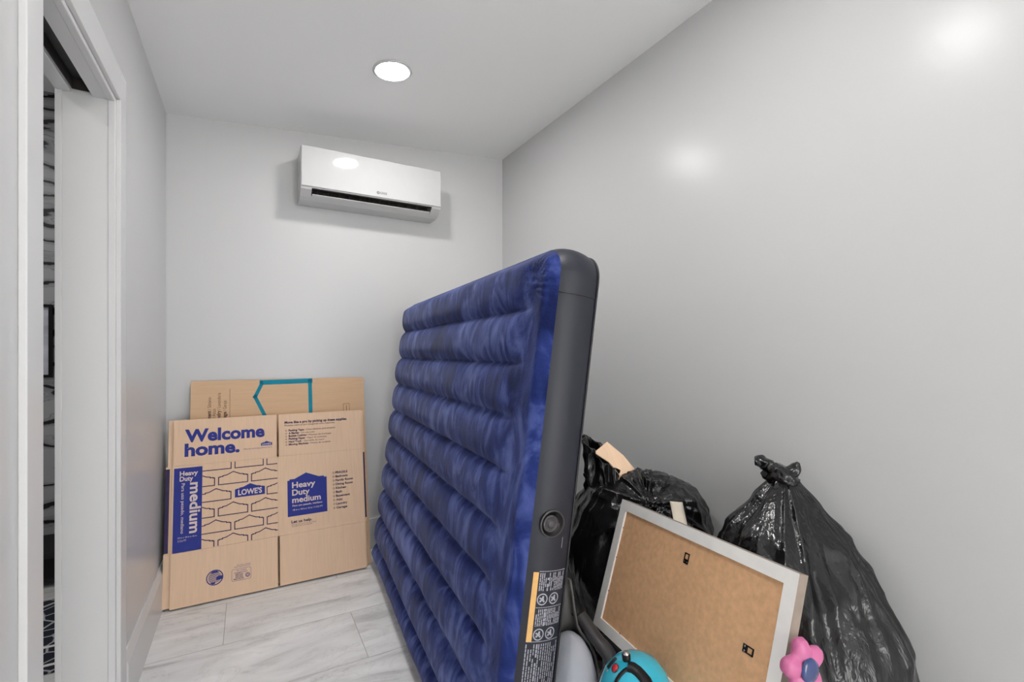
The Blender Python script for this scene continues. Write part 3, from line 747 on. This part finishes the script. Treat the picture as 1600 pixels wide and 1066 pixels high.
# near bag, tied, by the right wall
BG2 = thing('bin_bag', 'tall black bin bag tied in a knot against the right wall', 'bin bag', (1.29, .775, 0))
b = bag_mesh((1.295, .745), (1.425, .845), .80, [(0, .18), (.06, .245), (.2, .274), (.4, .270), (.55, .248), (.7, .206), (.82, .152), (.92, .084), (1, .036)], (1, 1.0), 2.3, .25, 2.0)
obj('sack', b, M['bag'], BG2, True)
b = NB(); K = Vector((1.425, .845, .80))
blob(b, [K + Vector((0, 0, -.02)), K + Vector((-.004, .004, .012)), K + Vector((.004, -.006, .04))], [.032, .05, .03], 1.2, .35)
blob(b, [K + Vector((0, 0, .01)), K + Vector((-.020, .022, .036)), K + Vector((-.040, .044, .054)), K + Vector((-.052, .062, .054))], [.028, .030, .034, .022], 4.1, .4, flat=.55)
blob(b, [K + Vector((0, 0, .01)), K + Vector((.02, -.02, .04)), K + Vector((.025, -.028, .06))], [.03, .024, .008], 7.7, .4, flat=.6)
obj('knot', b, M['bag'], BG2, True)
# far bag with gathered top
BG1 = thing('bin_bag', 'full black bin bag behind the picture frame and beside the mattress', 'bin bag', (1.285, 1.34, 0))
b = bag_mesh((1.285, 1.345), (1.29, 1.315), .756, [(0, .17), (.06, .225), (.2, .25), (.45, .272), (.65, .277), (.8, .25), (.9, .195), (.97, .10), (1, .012)], (1, 1.0), 8.1, .05, 3.0,
             (Vector((1.235, 1.195, .69)), .06, .22))
sack1 = obj('sack', b, M['bag'], BG1, True)
# its open mouth: a curled collar of film standing up at the back left
def collar(c0, r0, z0, z1, seed):
    bm = NB(); rows = []; NT, NH = 140, 46
    for j in range(NH + 1):
        s = j / NH; row = []
        for i in range(NT):
            t = 2 * math.pi * i / NT; c, sn = math.cos(t), math.sin(t)
            side = .5 - .5 * math.cos(t - R(-50))             # 1 at the far left, 0 towards the camera's right
            top = z0 + (z1 - z0) * (.52 + .48 * side ** 1.3)
            r = r0 * (1.05 - .25 * s + .18 * s * s) * (1 + .30 * (ridge(noise.noise(Vector((c * 2.6, sn * 2.6, s * 1.2 + seed)))) - .5) + .12 * (ridge(noise.noise(Vector((c * 6, sn * 6, s * 3 + seed)))) - .5))
            row.append(bm.verts.new((c0[0] + c * r - .012 * s * side, c0[1] + sn * r + .012 * s * side, z0 + (top - z0) * s + .015 * noise.noise(Vector((c * 3, sn * 3, seed))) * s)))
        rows.append(row)
    for a, c in zip(rows, rows[1:]):
        for k in range(NT): bm.faces.new((a[k], a[(k + 1) % NT], c[(k + 1) % NT], c[k]))
    bmesh.ops.recalc_face_normals(bm, faces=bm.faces[:]); return bm
b = collar((1.212, 1.398), .080, .60, .868, 3.3)
mo_ = obj('mouth', b, M['bag'], BG1, True); sd = mo_.modifiers.new('thick', 'SOLIDIFY'); sd.thickness = .0025
# small slumped bag the loose things rest on
BG3 = thing('bin_bag', 'low slumped black bag underneath the turquoise helmet', 'bin bag', (.82, .76, 0))
b = bag_mesh((.82, .765), (.82, .765), .315, [(0, .10), (.1, .145), (.4, .155), (.7, .145), (.9, .11), (1, .01)], (.62, 1.30), 5.2, .06, 2.0, NT=160, NH=70)
obj('sack', b, M['bag'], BG3, True)

def slab(bm, q, th):
    n = (q[1] - q[0]).cross(q[3] - q[0]).normalized() * th; a = [bm.verts.new(x) for x in q]; c = [bm.verts.new(x + n) for x in q]
    bm.faces.new(a); bm.faces.new(c[::-1])
    for k in range(4): bm.faces.new((a[k], c[k], c[(k + 1) % 4], a[(k + 1) % 4]))
    bmesh.ops.recalc_face_normals(bm, faces=bm.faces[:])
# cardboard piece poking out of the bag's mouth
A_, B_, M1_, M2_, C_, D_ = (Vector(q) for q in ((1.14, 1.40, .813), (1.211, 1.41, .845), (1.177, 1.36, .780), (1.255, 1.37, .797), (1.283, 1.335, .745), (1.192, 1.318, .738)))
b = NB(); slab(b, [A_, B_, M2_, M1_], -.004); slab(b, [M1_, M2_, C_, D_], -.004)
slab(b, [D_, C_, C_ + Vector((-.02, .02, -.07)), D_ + Vector((-.01, .02, -.07))], -.004)
CP = tag(obj('cardboard_piece', b, M['card'], loc=D_), 'torn folded piece of cardboard poking out of the far bin bag', 'cardboard')
exx = (C_ - D_).normalized(); ezz = exx.cross((M1_ - D_)).normalized(); eyy = ezz.cross(exx)
if ezz.dot(CAM - D_) < 0: ezz = -ezz
p = Print(D_, exx, eyy, ezz, .0048)
for k in range(3): p.seg((.062 + .004 * k, .028 + .006 * k), (.086, .026 + .006 * k), .0016)
p.done('printing', M['ink_dark'], CP)

# cream tape strip stuck on the far bag
from mathutils.bvhtree import BVHTree
sm = sack1.data; off = BG1.location
bv = BVHTree.FromPolygons([v.co + off for v in sm.vertices], [list(f.vertices) for f in sm.polygons])
b = NB(); rows = []; fac = Vector((-.72, -.66, .2)).normalized()
T0, T1 = Vector((1.274, 1.13, .690)), Vector((1.264, 1.095, .600)); side = Vector((.68, -.73, 0))
for j in range(13):
    row = []
    for i in range(5):
        q = T0.lerp(T1, j / 12) + side * ((i / 4 - .5) * .040)
        h = bv.ray_cast(q + fac * .3, -fac, .8); hp = h[0] if h[0] is not None else q
        row.append(hp + fac * .013)
    rows.append(row)
# the strip bridges the creases: smooth it
for _ in range(6):
    rows = [[(rows[max(0, j - 1)][i] + rows[j][i] * 2 + rows[min(12, j + 1)][i]) / 4 for i in range(5)] for j in range(13)]
va_ = [[b.verts.new(q) for q in r] for r in rows]
for j in range(12):
    for i in range(4): b.faces.new((va_[j][i], va_[j][i + 1], va_[j + 1][i + 1], va_[j + 1][i]))
tp = tag(obj('tape_strip', b, M['tape'], smooth=True, loc=T0), 'short cream strip hanging on the far bin bag above the picture frame', 'tape')
sd = tp.modifiers.new('thick', 'SOLIDIFY'); sd.thickness = .002

# ================================================================== PICTURE FRAME seen from the back
fc = Vector((0.9378, 0.8355, 0.5571)); f1 = Vector((-.1414, -.9892, .0444)).normalized(); f2 = Vector((-.3101, .0014, -.9509)); f2 = (f2 - f1 * f1.dot(f2)).normalized(); fn = f1.cross(f2)   # fn points away from the viewer
FL, FH, FD, FB = .6077 / 2, .3816 / 2, .025, .0295
PFR = thing('picture_frame', 'white picture frame turned round showing its brown hardboard back', 'picture frame', fc)
b = NB()
def rail(q):
    a = [b.verts.new(fc + f1 * x + f2 * y) for x, y in q]; c = [b.verts.new(fc + f1 * x + f2 * y + fn * FD) for x, y in q]; n = len(q)
    b.faces.new(a); b.faces.new(c[::-1])
    for k in range(n):
        f = b.faces.new((a[k], c[k], c[(k + 1) % n], a[(k + 1) % n]))
        if k == 0: f.material_index = 1
o_ = [(-FL, -FH), (FL, -FH), (FL, FH), (-FL, FH)]; i_ = [(-FL + FB, -FH + FB), (FL - FB, -FH + FB), (FL - FB, FH - FB), (-FL + FB, FH - FB)]
for k in range(4): rail([o_[k], o_[(k + 1) % 4], i_[(k + 1) % 4], i_[k]])
bmesh.ops.recalc_face_normals(b, faces=b.faces[:])
obj('frame_rails', b, [M['frame_w'], M['frame_side']], PFR)
b = NB(); fbox(b, fc, f1, f2, fn, (-FL + FB - .002, FL - FB + .002), (-FH + FB - .002, FH - FB + .002), (.006, .010))
o = obj('backing_board', b, M['mdf'], PFR); o['label'] = 'brown hardboard back'
def hanger(x, y, a):
    ca, sa = math.cos(a), math.sin(a); u = f1 * ca + f2 * sa; v = f2 * ca - f1 * sa; O = fc + f1 * x + f2 * y + fn * .006; b = NB()
    for q in (((-.008, .008), (-.013, -.010)), ((-.008, -.0055), (-.010, .002)), ((.0055, .008), (-.010, .002)), ((-.008, .008), (.002, .0135))): fbox(b, O, u, v, fn, *q, (-.0016, 0))
    o = obj('hanger', b, M['black'], PFR); o['label'] = 'small black metal hanger'
    b = NB()
    for sx in (-.0045, .0045): lathe(b, O + u * sx + v * .0085 - fn * .0016, -fn, [(.0022, 0), (.0022, .0006), (0, .0012)], 12)
    obj('rivet', b, M['silver'], o)
hanger(.003, -.115, 0); hanger(.220, -.003, math.pi / 2)
for x, y in ((-FL + FB, -.11), (-FL + FB, -.02), (-FL + FB, .08), (FL - FB, -.05), (FL - FB, .09), (-.18, FH - FB), (-.05, FH - FB), (.1, FH - FB)):
    b = NB(); h = abs(abs(x) - (FL - FB)) < 1e-6; d = .0035 if h else .0012; e = .0012 if h else .0035
    sx = -1 if x > 0 else 1; fbox(b, fc + fn * .005, f1, f2, fn, (x - d, x + d), (y - e, y + e), (-.0008, .0008)); obj('retaining_point', b, M['pipe'], PFR)

# ================================================================== FLOOR CLEANER with frosted tank
TC = Vector((.812, 1.105, 0))
FC = thing('floor_cleaner', 'grey upright floor cleaner with frosted domed tank behind the mattress end', 'vacuum cleaner', TC)
b = NB(); lathe(b, TC + Vector((0, 0, .055)), (0, 0, 1), [(0, 0), (.078, 0), (.084, .01), (.088, .10), (.088, .17), (.082, .22), (.068, .268), (.046, .302), (.022, .320), (0, .325)], 40, 1, .86)
o = obj('tank', b, M['tank'], FC, True); o['label'] = 'frosted pale plastic tank'
b = NB(); lathe(b, TC + Vector((-.05, -.05, .12)), (0, 0, 1), [(.008, 0), (.009, .10), (.008, .16), (0, .165)], 12); obj('tank_rib', b, M['tank'], FC, True)
# grey collar hugging the back of the dome and rising into the spine
b = NB(); rows = []
prof_ = [(.091, .05), (.094, .18), (.093, .24), (.085, .285), (.068, .325), (.046, .352), (.034, .375), (.028, .42), (.025, .47), (.022, .50)]
for r, h in prof_:
    row = []
    for k in range(25):
        t = R(-35) + R(210) * k / 24; row.append(b.verts.new(TC + Vector((math.cos(t) * r, math.sin(t) * r * .88 + .008 + max(0, h - .33) * .12, h + .02))))
    rows.append(row)
for a, c in zip(rows, rows[1:]):
    for k in range(24): b.faces.new((a[k], a[k + 1], c[k + 1], c[k]))
bmesh.ops.recalc_face_normals(b, faces=b.faces[:])
o = obj('housing', b, M['mgrey'], FC, True); sd = o.modifiers.new('thick', 'SOLIDIFY'); sd.thickness = .007
b = NB(); fbox(b, TC, Vector((1, 0, 0)), Vector((0, 1, 0)), Vector((0, 0, 1)), (-.082, .088), (-.10, .12), (.0, .055), .015)
obj('foot', b, M['dgrey'], FC, True)
b = NB(); tube(b, spline([TC + Vector((.02, .13, .34)), TC + Vector((.05, .12, .36)), TC + Vector((.085, .085, .33)), TC + Vector((.10, .05, .27)), TC + Vector((.104, .03, .2))]), .008, 10)
o = obj('hose_loop', b, M['dgrey'], FC, True)
for dx, dy in ((.094, -.045), (.113, -.052)):
    b = NB(); tube(b, [TC + Vector((dx, dy, .06)), TC + Vector((dx - .004, dy + .006, .36 - (dx - .094) * 1.6))], .0035, 8); obj('cord_hook', b, M['mgrey'], FC, True)
# dark wand lying across
WP = [(0.805, 1.265, 0.5), (0.8197, 1.2306, 0.4851), (0.833, 1.1956, 0.4638), (0.8589, 1.1339, 0.418), (0.8759, 1.064, 0.3654), (0.8864, 1.0234, 0.3395), (0.8789, 1.0093, 0.3159), (0.858, 1.012, 0.27), (0.862, 1.03, 0.13), (0.862, 1.04, 0.002)]
WD = thing('vacuum_wand', 'dark grey vacuum hose grip slanting between mattress and picture frame', 'vacuum wand', WP[-1])
P = spline([Vector(q) for q in WP], 6); b = NB(); n_ = len(P)
tube(b, P, [.0225 if i < 18 else (.021 if i < 26 else .0235 if i < 36 else .019) for i in range(n_)], 18, True, .82); obj('grip', b, M['dgrey'], WD, True)
b = NB(); tube(b, P[16:20], [.0245, .0255, .0255, .0245], 18, True, .82); obj('coupling_ring', b, M['black'], WD, True)

def ray(u, v):
    f = Vector((math.sin(YAW), math.cos(YAW), 0)); r = Vector((math.cos(YAW), -math.sin(YAW), 0)); return r * ((u - 800) / 735) + f + Vector((0, 0, (552 - v) / 735))
# ================================================================== TURQUOISE HELMET
HC = Vector((.783, .812, .322))
HM = thing('helmet', 'glossy turquoise helmet with black strap and red button below the picture frame', 'helmet', HC)
b = NB(); lathe(b, HC, (0, 0, 1), [(.066, .0), (.075, .002), (.081, .03), (.082, .065), (.077, .097), (.066, .128), (.047, .151), (.024, .163), (0, .166)], 48, 1.0, 1.10)
obj('shell', b, M['cyan'], HM, True)
hv = BVHTree.FromPolygons([v.co.copy() for v in HM.children[0].data.vertices], [list(f.vertices) for f in HM.children[0].data.polygons])
def onshell(dx, dy, dz=None):
    if dz is None:                                # seen from the photographer's place: where does the line of sight meet the shell
        h = hv.ray_cast(CAM - HC, ray(dx, dy).normalized()); return HC + h[0], h[1]

    d = Vector((dx, dy, dz)).normalized(); o_ = Vector((0, 0, .07)); h = hv.ray_cast(o_ + d * .4, -d); return HC + h[0], h[1]
b = NB(); tube(b, [HC + Vector((math.cos(t) * .0755, math.sin(t) * .0830, .003)) for t in [2 * math.pi * k / 40 for k in range(41)]], .005, 8, False); obj('rim', b, M['black'], HM, True)
q, n = onshell(961, 1044); b = NB(); lathe(b, q - n * .002, n, [(.0085, 0), (.0085, .003), (.006, .0055), (0, .0065)], 20); o = obj('button', b, M['red'], HM, True); o['label'] = 'round red button'
b = NB(); lathe(b, q - n * .002, n, [(.0105, 0), (.0105, .0025), (.0085, .0032)], 20); obj('button_ring', b, M['dgrey'], HM, True)
q, n = onshell(949, 1048); b = NB(); lathe(b, q - n * .001, n, [(.003, 0), (.003, .0015), (0, .0025)], 12); obj('rivet', b, M['silver'], HM, True)
def band_on(dirs, wd, m, name):
    b = NB(); prev = None
    pts = [onshell(*d) for d in dirs]
    for i, (q, n) in enumerate(pts):
        t = (pts[min(i + 1, len(pts) - 1)][0] - pts[max(i - 1, 0)][0]).normalized(); s_ = t.cross(n).normalized() * wd / 2
        cur = [b.verts.new(q + n * .0008 - s_), b.verts.new(q + n * .0045 - s_ * .8), b.verts.new(q + n * .0045 + s_ * .8), b.verts.new(q + n * .0008 + s_)]
        if prev:
            for k in range(3): b.faces.new((prev[k], prev[k + 1], cur[k + 1], cur[k]))
        prev = cur
    bmesh.ops.recalc_face_normals(b, faces=b.faces[:]); return obj(name, b, m, HM, True)
def lerp3(a, c, n): return [tuple(a[k] + (c[k] - a[k]) * i / n for k in range(3)) for i in range(n + 1)]
band_on([(951, 1045), (955, 1039), (959, 1034), (963, 1030)], .008, M['black'], 'vent_strip')
band_on([(981, 1046), (975, 1050), (969, 1056), (965, 1062), (962, 1070), (960, 1080)], .008, M['black'], 'strap')
band_on([(981, 1042), (989, 1044), (996, 1049), (1003, 1056), (1010, 1065), (1014, 1074)], .026, M['black'], 'strap')
q, n = onshell(979, 1030); b = NB(); lathe(b, q - n * .003, n, [(.0095, 0), (.0098, .013), (.008, .0155)], 24); lathe(b, q - n * .003, n, [(.008, .0153), (0, .0154)], 24); kb = obj('knob', b, M['black'], HM, True)
b = NB(); lathe(b, q + n * .0122, n, [(.0075, 0), (.0075, .002), (.0055, .004), (0, .0044)], 24); obj('knob_cap', b, M['silver'], kb, True)

# ================================================================== PINK FLOWER TOY
FO = Vector((0.8983, 0.4982, 0.6072)); fz = Vector((-.13, -.98, .10)).normalized(); fx = Vector((0, 0, 1)).cross(fz).normalized(); fy = fz.cross(fx)
FW = thing('flower_toy', 'pink plastic flower with a blue oval centre beside the picture frame corner', 'toy', Vector((.925, .500, 0)))
b = NB(); NTH, NR = 120, 16; rows = []
for side in (1, -1):
    rr_ = []
    for j in range(NR + 1):
        s = j / NR; row = []
        for i in range(NTH):
            t = 2 * math.pi * i / NTH; lob = math.cos(5 * (t - math.pi / 2 - .06)); ro = .0415 + .0120 * (1 - (1 - (lob + 1) / 2) ** 1.6) - .004 * (1 - lob) / 2
            x, y = math.cos(t) * ro * s, math.sin(t) * ro * s; e = math.sqrt(max(0, 1 - s ** 4))
            row.append(b.verts.new(FO + fx * x + fy * y + fz * side * (.013 * e + .003 * e * lob * s)))
        rr_.append(row)
    for a, c in zip(rr_, rr_[1:]):
        for k in range(NTH): b.faces.new((a[k], a[(k + 1) % NTH], c[(k + 1) % NTH], c[k]))
bmesh.ops.remove_doubles(b, verts=b.verts[:], dist=1e-5); bmesh.ops.recalc_face_normals(b, faces=b.faces[:])
obj('petals', b, M['pink'], FW, True)
b = NB(); lathe(b, FO + fz * .0138, fz, [(.0215, 0), (.0205, .003), (.015, .0052), (.007, .0062), (0, .0065)], 36, 1, 1)
cdo = obj('centre', b, M['gem'], FW, True); cdo['label'] = 'blue oval centre'
b = NB(); tube(b, spline([FO - fy * .03 - fz * .004, FO - fy * .08 + fx * .006, Vector((.922, .508, .22)), Vector((.925, .500, .03))]), .010, 14)
obj('stem', b, M['pink'], FW, True)
b = NB(); lathe(b, (.925, .500, 0), (0, 0, 1), [(0, 0), (.04, 0), (.042, .008), (.034, .018), (.012, .028), (0, .030)], 32); obj('base', b, M['pink'], FW, True)

col.children.unlink(_dummy); bpy.data.collections.remove(_dummy)
